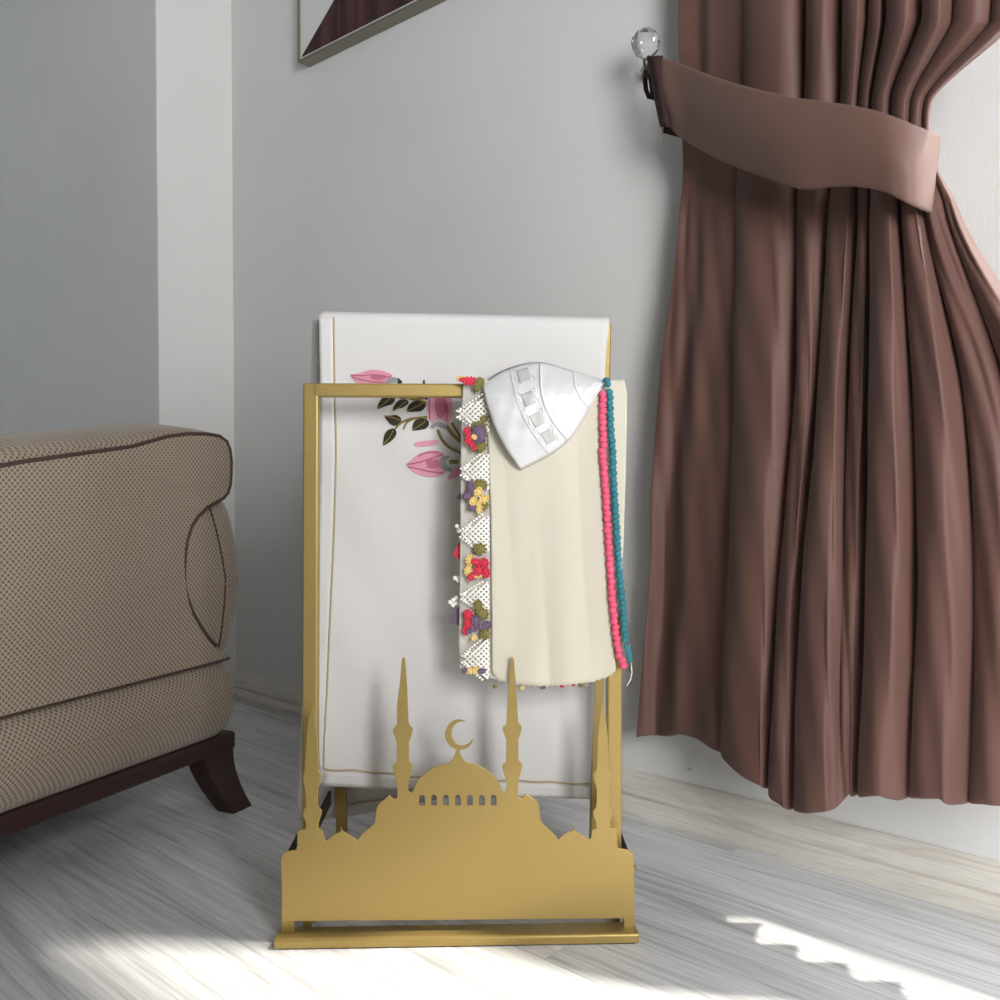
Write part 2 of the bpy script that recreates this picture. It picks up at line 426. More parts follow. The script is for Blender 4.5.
# arm (side pillow that fills the notch), near arm and far arm
def arm(d0, d1, name='arm'):
    L = bulge(.232, .485, .024, -.002, CL-.02, d0, d1, 12, .5)
    rsolid(L, .04).build(name, SOFA, chair, smooth=True)
arm(-.17, -.012)
arm(-CD+.02, -CD+.17)
outline = [(CL-.03, .238), (CL-.03, .46), (.55, .49), (.35, .525), (.19, .547), (.13, .562), (.09, .5675), (.05, .569), (.025, .567), (.010, .560), (.003, .548), (0, .53), (.001, .51), (.003, .495), (.008, .484), (.018, .476), (.036, .470), (.054, .463), (.071, .452), (.084, .438), (.093, .417), (.0975, .391), (.0985, .372), (.0965, .352), (.091, .334), (.082, .316), (.069, .297), (.054, .279), (.036, .262), (.020, .249), (.006, .239)]
def acf(x, y, z): return ac(x, z, y)
flat('side_panel', [outline], .022, lambda x, y, z: ac(x+.008, z-.001, y), SOFA, chair, bevel=.006)
pp = [ac(t+.008, .0095, h) for t, h in outline[2:-2]]
MB().tube(pp, .0027, 8).build('piping', PIPE, chair, smooth=True)
MB().tube([ac(t, .008, .2385) for t in (.014, .03, .2, .5, CL-.03)], .0022, 8).build('piping', PIPE, chair, smooth=True)
# rolled top of the arm above the panel
mb = MB(); rows = []
top = outline[2:12]
for (t, h) in top:
    row = []
    for k in range(13):
        a = math.pi*k/12; dd = -.085+.088*math.cos(a); zz = h-.006+interp([0, .2, .5], [.012, .034, .04], t)*max(0, math.sin(a))**.6
        row.append(ac(t+(.004 if t < .03 else 0), dd, zz))
    rows.append(row)
mb.grid(rows); 
mb.build('arm_roll', SOFA, chair, smooth=True, solid=.006, soff=-1)
b = MB(); b.prism([ac(t, -.012, h) for t, h in outline[2:16]]+[ac(.62, -.012, .476)], (Vector((-AN.x, -AN.y, 0))*.15)); b.build('arm_top', SOFA, chair, bevel=.004)
b = MB(); b.prism([ac(t, -CD+.17, h) for t, h in outline[2:16]]+[ac(.62, -CD+.17, .476)], (Vector((-AN.x, -AN.y, 0))*.15)); b.build('arm_top', SOFA, chair, bevel=.004)
# seams on the side pillow
LS = simple('tan_seam_thread', srgb(150, 134, 112), .8)
def skin(t, h):                                     # outside of the side pillow
    u = (h-.232)/(.485-.232); bb = .024*max(0, math.sin(math.pi*u))**.5
    r = .04; t0 = -.002-bb; d1 = -.012+bb
    if t < t0+r:
        x = (t0+r-t)/r; x = min(1, x); return ac(t, d1-r+r*math.sqrt(max(0, 1-x*x))+.0006, h)
    return ac(t, d1+.0006, h)
MB().tube([skin(interp([0, .5, 1], [.046, .026, .030], u), .466-.215*u) for u in [i/14 for i in range(15)]], .0014, 6).build('seam', PIPE, chair, smooth=True)
MB().tube([skin(t, .352-.02*(t/.1)+.004) for t in [.096-.102*i/14 for i in range(15)]], .0015, 6).build('seam', LS, chair, smooth=True)
def skin2(t, h, amt=.018):
    u = (h-.125)/(.237-.125); bb = amt*max(0, math.sin(math.pi*u))**.6
    r = .04; t0 = .002-bb; d1 = -.004+bb
    if t < t0+r:
        x = min(1, (t0+r-t)/r); return ac(t, d1-r+r*math.sqrt(max(0, 1-x*x))+.0006, h)
    return ac(t, d1+.0006, h)
MB().tube([skin2(t, .181) for t in [-.0065+.7*(i/24)**2 for i in range(25)]], .0014, 6).build('seam', LS, chair, smooth=True)
# legs: sabre shaped, splaying outwards
def leg(tc, dc, st_, sd):
    mb = MB(); rows = []
    for i in range(9):
        u = i/8; h = .100-u*(.100-(CH-CH/K))
        out = .038*u**1.7*sd; ot = .012*u**1.7*st_
        w = lerp(.031, .021, u); dd = lerp(.020, .016, u)
        rows.append([ac(tc+ot+a*w, dc+out+bq*dd, h) for a, bq in ((-1, -1), (1, -1), (1, 1), (-1, 1))])
    mb.grid(rows, True); mb.f += [(3, 2, 1, 0), tuple(32+k for k in range(4))]
    mb.build('leg', DWOOD, chair, bevel=.003)
leg(.028, -.018, -1, 1); leg(CL-.04, -.018, 1, 1); leg(.028, -CD+.02, -1, -1); leg(CL-.04, -CD+.02, 1, -1)
rsolid(bulge(.236, .36, .012, .03, CL-.19, -CD+.19, -.19), .03).build('seat_cushion', SOFA, chair, smooth=True)
rsolid([(h, lerp(.56, .60, (h-.236)/.6), lerp(.70, .76, (h-.236)/.6), -CD+.02+.01*0, -.03) for h in [.236, .3, .4, .5, .6, .7, .78, .82]], .05).build('backrest', SOFA, chair, smooth=True, bevel=.02)

# unseen copy added behind the viewpoint to shade the low corner of the room
def copy_tree(o, parent=None):
    c = o.copy(); C.objects.link(c); c.parent = parent
    for ch in list(o.children): copy_tree(ch, c)
    return c
twin = copy_tree(chair)
twin.location = (.06, -.60, 0); twin.rotation_euler = (0, 0, -math.pi/2)
twin['label'] = 'unseen second beige woven armchair added behind the viewpoint to shade the low corner'
chair['group'] = twin['group'] = 'matching beige armchairs'

# ------------------------------------------------------------------ curtain
cur = thing('curtain', 'brown satin curtain drawn aside by the window', 'curtain', wall_pt(wall_px(790, 700, .1)[0], .1, .13))
keyY = [17, 100, 200, 400, 600]
lines = [
 ([678, 681, 681, 657, 648, 636], 738, [.050, .045, .045, .05, .05, .055]),
 ([697, 699, 694, 678, 664, 655], 736, [.048, .045, .045, .045, .030, .040]),
 ([712, 712, 710, 700, 688, 680], 735, [.062, .055, .055, .065, .062, .060]),
 ([745, 743, 737, 735, 728, 722], 752, [.062, .055, .058, .060, .060, .080]),
 ([780, 777, 772, 770, 762, 760], 787, [.105, .09, .09, .115, .12, .13]),
 ([809, 806, 799, 797, 780, 771], 788, [.050, .05, .05, .06, .07, .085]),
 ([822, 818, 812, 807, 791, 783], 809, [.120, .10, .10, .12, .13, .145]),
 ([845, 842, 831, 819, 803, 794], 808, [.055, .06, .06, .07, .08, .100]),
 ([858, 853, 848, 836, 826, 824], 814, [.13, .11, .115, .14, .16, .17]),
 ([871, 860, 860, 851, 842, 838], 806, [.070, .07, .07, .08, .135, .150]),
 ([880, 867, 867, 861, 855, 849], 796, [.13, .11, .12, .14, .150, .155]),
 ([889, 874, 873, 871, 868, 859], 794, [.07, .07, .075, .075, .09, .110]),
 ([906, 884, 890, 893, 892, 880], 797, [.15, .125, .15, .17, .18, .180]),
 ([925, 893, 902, 914, 918, 910], 797, [.09, .08, .09, .10, .11, .120]),
 ([940, 905, 915, 940, 945, 940], 800, [.16, .13, .15, .17, .18, .180]),
 ([955, 912, 922, 965, 975, 970], 803, [.11, .09, .10, .11, .12, .120]),
 ([975, 918, 930, 985, 1000, 1000], 806, [.15, .12, .13, .16, .17, .170]),
 ([995, 926, 945, 1010, 1030, 1035], 810, [.12, .10, .11, .12, .12, .120]),
 ([1010, 930, 950, 1035, 1055, 1060], 812, [.15, .12, .13, .17, .17, .17]),
 ([1020, 932, 955, 1070, 1120, 1140], 814, [.12, .11, .12, .13, .13, .13])]
nodes = []
for li, (pxs, hy, offs) in enumerate(lines):
    if li % 2 and li > 2:
        offs = [o + .45*((lines[li-1][2][k]+lines[min(li+1, len(lines)-1)][2][k])/2-o) for k, o in enumerate(offs)]
    col = []
    for r in range(5): col.append(wall_px(pxs[r], keyY[r], offs[r]))
    col.append(wall_px(pxs[5], hy, offs[5]))
    topn = (lerp(col[0][0], col[0][0]+.0, 0), col[0][1], 2.35)
    nodes.append([topn]+col)
NR = 7
cols = []
SEG = 12
for i in range(len(nodes)-1):
    for k in range(SEG + (1 if i == len(nodes)-2 else 0)):
        t = k/SEG; te = ((1-math.cos(math.pi*t))/2 if i < 3 else math.sin(math.pi/2*t)**.62 if i % 2 else 1-math.sin(math.pi/2*(1-t))**.62)
        def nd(j, a):
            p = nodes[j][a]; return p
        cols.append([(lerp(nodes[i][a][0], nodes[i+1][a][0], t), lerp(nodes[i][a][1], nodes[i+1][a][1], te), lerp(nodes[i][a][2], nodes[i+1][a][2], t)) for a in range(NR)])
rows = []
VR = [0]+[1+ (NR-2)*k/70 for k in range(71)]
for v in VR:
    row = []
    for ci, c in enumerate(cols):
        s, o, h = (cr([q[0] for q in c], v), cr([q[1] for q in c], v), interp(list(range(NR)), [q[2] for q in c], v)) if v >= 1 else c[0]
        if v > 3: o += .0025*math.sin(ci*.55+h*9)*math.sin(h*23+ci*.13)
        if v > 5.2: h += .0014*math.sin(ci*.28)
        row.append(wall_pt(s, max(o, .012), h))
    rows.append(row)
MB().grid(rows).build('drape', CURT, cur, smooth=True, solid=.002, subsurf=1)
hemrow = rows[-4]
# tieback
tie = thing('curtain_tieback', 'wide brown satin tieback band wrapped around the curtain', 'curtain tieback', wall_pt(wall_px(770, 130, .15)[0], .15, wall_px(770, 195, .15)[2]))
tt = [(658, 57, 667, 120, .066), (664, 58, 677, 135, .072), (677, 62, 690, 144, .078), (700, 71, 715, 158, .100), (725, 80, 740, 169, .120), (750, 87, 765, 178, .138), (775, 93, 786, 186, .150), (800, 98, 808, 190, .160), (825, 101, 832, 187.5, .168), (850, 105, 856, 187, .176), (875, 110, 880, 191, .182), (893, 116, 896, 198, .184), (912, 124, 912, 206, .176), (930, 131, 926, 212, .150), (938, 135, 932, 214, .110), (938, 135, 930, 214, .055), (925, 132, 915, 212, .015)]
rows = []
for v in [i*(len(tt)-1)/64 for i in range(65)]:
    a = [cr([q[k] for q in tt], v) for k in range(5)]
    row = []
    for j in range(15):
        u = j/14; px = lerp(a[0], a[2], u); py = lerp(a[1], a[3], u)
        o = a[4] + .010*math.sin(math.pi*u)*(1 if a[4] > .06 else .3) + .0025*math.sin(u*9+v*.9)*max(0, (v-7)/10)
        row.append(wall_pt(*wall_px(px, py, o)))
    rows.append(row)
MB().grid(rows).build('band', TIE, tie, smooth=True, solid=.004, subsurf=1)
rows = []
for j in range(13):
    u = j/12; py = lerp(56, 127, u); x0 = interp([0, .3, .6, 1], [648, 651, 655, 661], u); x1 = interp([0, .3, .6, 1], [662, 665, 668, 672], u)
    rows.append([wall_pt(*wall_px(lerp(x0, x1, k/5), py, .068+.012*math.sin(math.pi*k/5))) for k in range(6)])
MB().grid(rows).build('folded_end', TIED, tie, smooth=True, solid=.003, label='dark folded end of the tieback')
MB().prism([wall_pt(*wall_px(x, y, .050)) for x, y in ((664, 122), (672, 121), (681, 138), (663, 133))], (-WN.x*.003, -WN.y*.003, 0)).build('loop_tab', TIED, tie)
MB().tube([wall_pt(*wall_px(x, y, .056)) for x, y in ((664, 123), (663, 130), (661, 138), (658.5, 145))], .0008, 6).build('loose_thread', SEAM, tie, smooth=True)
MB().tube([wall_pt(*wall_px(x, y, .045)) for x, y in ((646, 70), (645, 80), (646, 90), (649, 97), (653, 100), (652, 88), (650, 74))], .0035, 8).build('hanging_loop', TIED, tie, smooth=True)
# crystal holder
hold = thing('tieback_holder', 'clear faceted crystal ball tieback holder on the wall beside the curtain', 'tieback holder', wall_pt(*wall_px(646, 60, .0)))
bc = wall_pt(*wall_px(645.5, 43.5, .055)); R_ = .0205
mb = MB(); mb.blob(bc, R_, R_, R_, 12, 8)
CRY = NT('crystal_glass'); CRY.base((.98, .99, .99, 1), .01, 0, Transmission_Weight=1.0, IOR=1.5)
mb.build('crystal_ball', CRY.m, hold)
MB().tube([wall_pt(*wall_px(648, 72, .004)), wall_pt(*wall_px(648, 72, .03)), wall_pt(*wall_px(646, 66, .052)), wall_pt(*wall_px(645.5, 59, .055))], .004, 10).build('stem', GREYM, hold, smooth=True)
MB().tube([wall_pt(*wall_px(648, 72, .0)), wall_pt(*wall_px(648, 72, .006))], .011, 16).build('wall_plate', GREYM, hold, smooth=False)

# ------------------------------------------------------------------ gold stand
stand = thing('rug_stand', 'gold metal prayer rug stand with mosque skyline cut-out panel', 'stand', (SO.x, SO.y, 0), YAW)
def lb(mb, *a): return mb.lbox(*a, fr=st)
# tray bar
xl = -.1965; xr = .1965
mb = MB(); prof = [(-.013, .001), (-.013, .0095), (-.0115, .0115), (-.009, .0118), (.022, .0085), (.022, .001)]
mb.prism([st(xl, y, z) for y, z in prof], st(xr, 0, 0)-st(xl, 0, 0)); mb.build('base_tray', GOLD, stand, bevel=.001)
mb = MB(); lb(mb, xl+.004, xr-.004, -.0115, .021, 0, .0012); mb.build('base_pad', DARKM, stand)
# posts
PY0, PY1 = .022, .038
a = sloc(303, 383, PY0); bq = sloc(623, 383, PY0); zt = a[2]
w_ = .0165; xL = a[0]; xR = bq[0]; xLb = sloc(301, 850, PY0)[0]; xRb = sloc(621.5, 850, PY0)[0]
def post(x0t, x0b, name, ya=PY0, yb=PY1):
    m = MB()
    vs = [st(x0b, ya, .012), st(x0b+w_, ya, .012), st(x0b+w_, yb, .012), st(x0b, yb, .012), st(x0t, ya, zt), st(x0t+w_, ya, zt), st(x0t+w_, yb, zt), st(x0t, yb, zt)]
    m.add(vs, [(3, 2, 1, 0), (4, 5, 6, 7), (0, 1, 5, 4), (1, 2, 6, 5), (2, 3, 7, 6), (3, 0, 4, 7)]); return m.build(name, GOLD, stand, bevel=.0018)
post(xL, xLb, 'front_post'); post(xR-w_, xRb-w_, 'front_post')
mb = MB(); lb(mb, xL+w_*.6, xR-w_*.6, PY0, PY1, zt-.0148, zt); mb.build('front_rail', GOLD, stand, bevel=.0018)
# rear frame leaning forward
RT = (.104, .690); RB = (.205, .0)
rxl = xL+.007; rxr = xR-.003; rw = .0135
def rear(x0):
    m = MB()
    def c(x, y, z): return st(x, y, z)
    vs = [c(x0, RB[0]-.007, 0), c(x0+rw, RB[0]-.007, 0), c(x0+rw, RB[0]+.007, 0), c(x0, RB[0]+.007, 0), c(x0, RT[0]-.007, RT[1]), c(x0+rw, RT[0]-.007, RT[1]), c(x0+rw, RT[0]+.007, RT[1]), c(x0, RT[0]+.007, RT[1])]
    m.add(vs, [(3, 2, 1, 0), (4, 5, 6, 7), (0, 1, 5, 4), (1, 2, 6, 5), (2, 3, 7, 6), (3, 0, 4, 7)]); m.build('rear_leg', GOLD, stand, bevel=.0015)
rear(rxl); rear(rxr-rw)
mb = MB(); lb(mb, rxl+.006, rxr-.006, RT[0]-.007, RT[0]+.007, RT[1]-.0145, RT[1]); mb.build('rear_rail', GOLD, stand, bevel=.0015)
# side braces
for x in (xLb+.002, xRb-.006):
    mb = MB(); lb(mb, x, x+.004, PY1, .193, .086, .104); mb.build('side_brace', DARKM, stand, bevel=.001, label='side brace between front post and rear leg, shade painted into its colour')
    mb = MB(); lb(mb, x-.002, x+.006, .030, .20, .001, .010); mb.build('floor_rail', GOLD, stand, bevel=.001)
for x0_ in (-.1885, .186):
    mb = MB(); lb(mb, x0_, x0_+.0025, .006, .075, .082, .094); mb.build('side_arm', DARKM, stand, bevel=.0006, label='side arm behind the panel edge, shade painted into its colour')
# skyline panel
PP = .004
left = [(282.2,921),(281.6,880),(281,861),(282,855.5),(284,852.5),(287,850.8),(295,850),(297.4,849.4),(297.4,832),(300,829.6),(305.4,828.8),(306.4,826),(305,820),(302.8,815.8),(302.9,812),(304,809),(306,807),(306.6,802),(305,788),(302.8,780),(302.6,775.5),(303.5,772.5),(305.4,770.5),(305.4,752),(307,731),(309.4,714),(311.2,707.5),(312.4,706),(313.4,708),(314.8,718),(317.4,742),(318.4,767),(318.8,770.5),(321,773),(321.4,777),(320,783),(318,789),(318,805.5),(320,807.8),(322,810),(322,813),(320,819),(318.4,824),(319.4,828.6),(323.4,830.6),(324,836),(325,839),(326.6,840.4),(333,835),(340,831.6),(341,830),(341.5,826),(342.3,829.5),(343.4,831.2),(351,835),(357.4,840.2),(362,833.5),(370,827),(374,823.5),(375.2,820),(376,810),(377.5,806),(380,802.8),(384,799.5),(389,795),(391,796.5),(393,798.6),(397,798),(397.6,790),(395,776),(393,768),(393,765.5),(394,764),(396.4,762.2),(397,744),(395.6,738),(393,731.5),(393,729),(394.5,726.8),(397,724.6),(397,706),(398.5,694),(400.2,680),(401.8,661),(402.6,658),(403.6,656.8),(404.8,658),(405.6,662),(407.4,690),(408.6,722),(410.4,725.5),(413,728),(412.6,731.5),(411,737),(409,742),(409,761),(411,763),(412.6,765.4),(411.8,771),(409,780),(408,788),(408.8,791.4),(410.8,792.4),(413.2,790.8),(414.6,787),(416.8,781.6),(419.5,778.2),(422.8,775),(431.2,768.6),(436,766.2),(440.8,764.6),(448,763),(450.5,761.4),(452.8,758.8),(455.2,754),(456.4,749.6)]
cres = [(452.8,748),(450,745.8),(448,743.2),(446.2,740.2),(445.2,737),(444.9,734),(445.6,730.6),(448,725.4),(450,723),(452.8,721),(456.2,719.7),(460,719.4),(463.4,720.2),(466.4,721.8),(461.2,721.4),(458.6,722.2),(456.4,723.6),(454.2,725.4),(452.6,727.8),(451.6,732.4),(451.7,735),(452.2,737.4),(453.4,739.9),(455.2,742.2),(457.4,744),(460,745.2),(463,745.5),(466,744.8),(468.6,743.4),(470.8,741.4),(473.4,738),(472.4,742),(470.6,744.6),(468.4,746.8),(466.2,748.2),(463.6,749.2),(460,749.9)]
right = [(460,752.8),(461,755.4),(462.4,757.8),(464.8,760.8),(467.2,762.6),(474.4,763.8),(479.4,765.6),(484,768),(488.6,771),(492.4,774.4),(495.8,778),(498.4,781.8),(500.6,786),(502,789.4),(503,791.4),(504.4,792.2),(506,791.2),(506.6,788),(506.6,782),(503.6,772),(502.4,767.5),(502.6,765),(504,763.2),(506,762),(506.4,740),(503.6,732),(502.4,728.6),(503.4,726.4),(506.4,724),(507,710),(509,680),(510.6,660),(511.2,657.8),(512.1,656.6),(513.2,657.8),(514,660),(516.4,690),(517.8,716),(518.4,722.6),(521.2,725.6),(521.6,728),(521,732),(518.4,739),(518.4,760),(521,762.6),(522.2,765.6),(521,772),(518.4,780),(518.2,797),(521,798.2),(523.6,796),(526,794),(531,796.8),(536,800),(538,802.6),(539.2,806.4),(540,814),(540.8,820.4),(543,823.6),(548,828),(555,834.8),(558,839.4),(563.4,834.2),(568,831.8),(572,830.6),(573.2,829.2),(573.9,825.4),(574.7,829.2),(576,831),(583.2,835.4),(589.5,839.2),(591.2,836.6),(591.8,829.6),(596.2,828.2),(595.8,822.2),(593.2,815),(592.8,812),(594,809),(596.2,806.8),(596.7,788),(593.4,778.5),(593,775.6),(594.2,771.6),(596.7,768.8),(597.4,740),(599,720),(601,708),(602.3,704.2),(603.6,708),(606,722),(608,740),(608.8,768.8),(611.6,771.4),(613,774.4),(612,779),(609.4,788),(609.4,806),(611.8,808.6),(612.8,811.4),(611.8,816),(609.8,822),(610.2,827.8),(617,828.6),(617.4,848),(624.6,848.8),(629,850),(632,852.4),(633.3,856),(634.2,890),(634.4,918)]
def p2(px, py): q = sloc(px, py, PP); return (q[0], q[2])
outer = [p2(*q) for q in left+cres+right]
holes = []
for cx_ in (422, 434, 446, 457.9, 469.9, 481.8, 493.6):
    y0 = 805+ (457-cx_)*0
    hole = [(cx_-2.8, 805), (cx_+2.8, 805), (cx_+2.8, 797.5)]+[(cx_+2.8*math.cos(a), 797.5-2.9*math.sin(a)) for a in (.5, 1.0, 1.57, 2.1, 2.6)]+[(cx_-2.8, 797.5)]
    holes.append([p2(*q) for q in hole])
flat('skyline_panel', [outer]+holes, .0020, lambda x, y, z: st(x, PP+z, y), GOLD, stand, bevel=.0004)
zpb = p2(282.2, 921)[1]
for x0, x1 in ((xl+.004, xl+.018), (xr-.014, xr-.002)):
    mb = MB(); lb(mb, x0, x1, .0055, .012, .009, zpb+.012); mb.build('panel_lug', GOLD, stand, bevel=.0006)
for x0 in (xLb+.003, xRb-.014):
    for zz in (.05, .10):
        mb = MB(); mb.tube([st(x0+.005, .004, zz), st(x0+.005, PY0+.002, zz)], .004, 10); mb.build('spacer', GOLD, stand, smooth=True)
q = sloc(635.5, 868, .012)
MB().tube([st(xr-.008, .012, q[2]), st(q[0], .012, q[2])], .0032, 10).build('bolt', GOLD, stand, smooth=True)

# ------------------------------------------------------------------ white prayer rug over the rear rail
RY = RT[0]-.017
rug = thing('prayer_rug', 'folded white prayer rug with pink rose embroidery draped over the gold stand', 'prayer rug', st(0, RY, sloc(450, 795, RY)[2]), YAW)
LY = [319, 400, 500, 600, 700, 786]; LX = [319, 320.5, 319, 318.5, 318.5, 320]
RYy = [322, 350, 400, 500, 600, 700, 800]; RX = [609, 606, 603.5, 602, 599, 595, 589.5]
def wr(x, z):
    f_ = max(0, min(1, (.66-z)/.15))
    return f_*(.0035*math.sin(11*x+9*z+1)+.0022*math.sin(31*x-17*z)+.0012*math.sin(70*x+33*z)) + max(0, .32-z)*.02*math.sin(24*x+1)
nx, nz = 56, 90
tops = 317.0
rows = []
botL, botR = 785, 799.5
def rugpt(u, v, lift=0):
    yL = lerp(botL, 318, v); yR = lerp(botR, 323.5, v)
    py = lerp(yL, yR, u); pl = interp(LY, LX, py); pr = interp(RYy, RX, py)
    x, _, z = sloc(lerp(pl, pr, u), py, RY)
    edge = 0
    return st(x, RY-wr(x, z)-lift-edge, z)
for j in range(nz+1): rows.append([rugpt(i/nx, j/nz) for i in range(nx+1)])
last = rows[-1]; yc = RT[0]; zc = last[0].z
for k in range(1, 9):                               # over the rail
    a = math.pi*k/8; r_ = RT[0]-RY
    rows.append([p + Vector((SY.x, SY.y, 0))*(r_-r_*math.cos(a)) + Vector((0, 0, .0075*math.sin(a))) for p in last])
back = rows[-1]
for k in range(1, 5): rows.append([p + Vector((SY.x*.006*k, SY.y*.006*k, -.04*k)) for p in back])
MB().grid(rows).build('front_fold', RUG, rug, smooth=True, solid=.005, subsurf=0)
def rugpx(px, py, lift=.0035):
    x, _, z = sloc(px, py, RY); return st(x, RY-wr(x, z)-lift, z)
# rear layer
BY = lambda z: lerp(RB[0], RT[0], z/.69)+.016
rows = []
for j in range(41):
    v = j/40; row = []
    for i in range(31):
        u = i/30
        yL = lerp(818, 320, v); yR = lerp(784, 322, v); py = lerp(yL, yR, min(1, u*1.0)) + (4*math.sin(u*9) if v < .1 else 0)
        pl = lerp(297.5, 312.5, v**.8); pr = lerp(590, 600, v)
        z = sloc(400, py, .2)[2]; yy = BY(z)
        x, _, z = sloc(lerp(pl, pr, u), py, yy)
        row.append(st(x, yy+.003*math.sin(x*40)*(1-v)+(.0), z))
    rows.append(row)
MB().grid(rows).build('rear_fold', RUG, rug, smooth=True, solid=.004)
# seams
sv = [(334, 318), (334.5, 345), (335, 400), (336, 440), (335.5, 480), (334, 540), (332.5, 590), (330, 640), (327.5, 690), (325, 735), (324, 768)]
MB().tube([rugpx(cr([q[0] for q in sv], v), cr([q[1] for q in sv], v), .0027) for v in [i/5 for i in range(51)]], .0011, 6).build('side_seam', SEAM, rug, smooth=True, label='beige stitched side seam')
MB().tube([rugpx(lerp(324, 591.0, i/60), lerp(768.5, 784.5, i/60)+.6*math.sin(i*.7), .0027) for i in range(61)], .0013, 6).build('hem_seam', SEAM, rug, smooth=True, label='beige stitched hem seam')
def backpx(px, py):
    z = sloc(px, py, .2)[2]; yy = BY(z); x, _, z = sloc(px, py, yy-.004); return st(x, yy-.004, z)
MB().tube([backpx(lerp(345, 400, i/12), lerp(805, 797, i/12)) for i in range(13)], .0011, 6).build('hem_seam', SEAM, rug, smooth=True)
def hemstrip(name, a, b):
    rows = [[rugpx(lerp(p[0], q[0], k/4), lerp(p[1], q[1], k/4), .0030) for k in range(5)] for p, q in zip(a, b)]
    MB().grid(rows).build(name, RUG, rug, smooth=True, solid=.0012)
vv_ = [i*10/40 for i in range(41)]
seamx = [(cr([q[0] for q in sv], v), cr([q[1] for q in sv], v)) for v in vv_]
hemstrip('side_hem', [(interp(LY, LX, y)+.4, y) for x, y in seamx], [(x-1.2, y) for x, y in seamx])
hemstrip('bottom_hem', [(lerp(325, 590, i/40), lerp(770.5, 786.5, i/40)) for i in range(41)], [(lerp(322, 589, i/40), lerp(784, 798.5, i/40)) for i in range(41)])
def rugf(lift): 
    def f(x, y, z):
        return st(x, RY-wr(x, y)-lift+z, y)
    return f
def emb(name, pts, m, parent, lift=.0034, th=.0012, sub=True, label=None):
    P = pts
    if sub:
        n = len(P); P = []
        for v in range(n*4):
            t = v/4; i = int(t); f_ = t-i
            g = lambda a: pts[(i+a) % n]
            P.append(tuple(.5*((2*g(0)[c])+(-g(-1)[c]+g(1)[c])*f_+(2*g(-1)[c]-5*g(0)[c]+4*g(1)[c]-g(2)[c])*f_*f_+(-g(-1)[c]+3*g(0)[c]-3*g(1)[c]+g(2)[c])*f_**3) for c in (0, 1)))
    L = []
    for px, py in P:
        x, _, z = sloc(px, py, RY-.004); L.append((x, z))
    return flat(name, [L], th, rugf(lift), m, parent, label=label)
def zz(pts, x0=340, y0=350, k=140/1000): return [(x0+a*k, y0+b*k) for a, b in pts]
def stroke(name, pts, r, m, parent, lift=.0042):
    P = zz(pts); n = len(P)-1
    return MB().tube([rugpx(cr([q[0] for q in P], i*n/24), cr([q[1] for q in P], i*n/24), lift) for i in range(25)], r, 6).build(name, m, parent, smooth=True)
def bud(outl, dark, lines_, lab):
    b_ = emb('embroidered_rosebud', zz(outl), ROSE, rug, label=lab)
    for d in dark: emb('inner_petal', zz(d), ROSED, b_, .0042, .0010)
    for l_ in lines_: stroke('petal_outline', l_, .0006, ROSED, b_, .0046)
bud([(75, 178), (140, 165), (210, 142), (290, 145), (350, 165), (375, 185), (340, 215), (320, 240), (250, 250), (130, 245), (100, 215)], [[(220, 180), (300, 175), (335, 190), (290, 215), (230, 205)]], [[(80, 180), (160, 185), (250, 178), (340, 195), (365, 185)], [(90, 195), (160, 215), (240, 230), (320, 232)]], 'pink rosebud above the front rail')
bud([(660, 290), (740, 280), (790, 330), (805, 400), (800, 470), (770, 525), (740, 500), (700, 488), (660, 520), (635, 480), (625, 400), (640, 340)], [[(690, 340), (745, 340), (765, 430), (730, 480), (695, 470), (680, 400)]], [[(650, 320), (640, 400), (645, 500)], [(745, 330), (770, 420), (760, 510)], [(700, 330), (690, 400), (712, 480)]], 'upright pink rosebud under the front rail')
bud([(475, 818), (500, 795), (560, 745), (640, 718), (700, 722), (745, 745), (720, 790), (715, 830), (750, 870), (700, 900), (620, 905), (540, 880), (500, 850)], [[(620, 790), (700, 785), (705, 835), (640, 840)]], [[(480, 818), (560, 805), (640, 780), (735, 745)], [(490, 835), (570, 850), (660, 870), (740, 880)], [(560, 760), (620, 735), (700, 730)]], 'pink rosebud lying sideways, lowest of the embroidery')
emb('embroidered_petal', zz([(528, 668), (570, 655), (640, 645), (690, 645), (705, 662), (660, 680), (600, 690), (550, 690)]), ROSE, rug)
emb('embroidered_petal', zz([(770, 925), (785, 885), (820, 850), (865, 840), (875, 860), (850, 890), (810, 915)]), ROSE, rug)
for pts in ([(330, 215), (370, 195), (405, 200), (412, 225), (370, 232), (335, 238)], [(645, 545), (680, 515), (720, 515), (760, 540), (755, 560), (725, 552), (690, 540), (665, 560)], [(735, 760), (775, 755), (778, 775), (755, 790), (765, 825), (800, 850), (785, 868), (745, 850), (715, 820), (715, 785)]):
    e = emb('embroidered_calyx', zz(pts), SILV, rug, .0044)
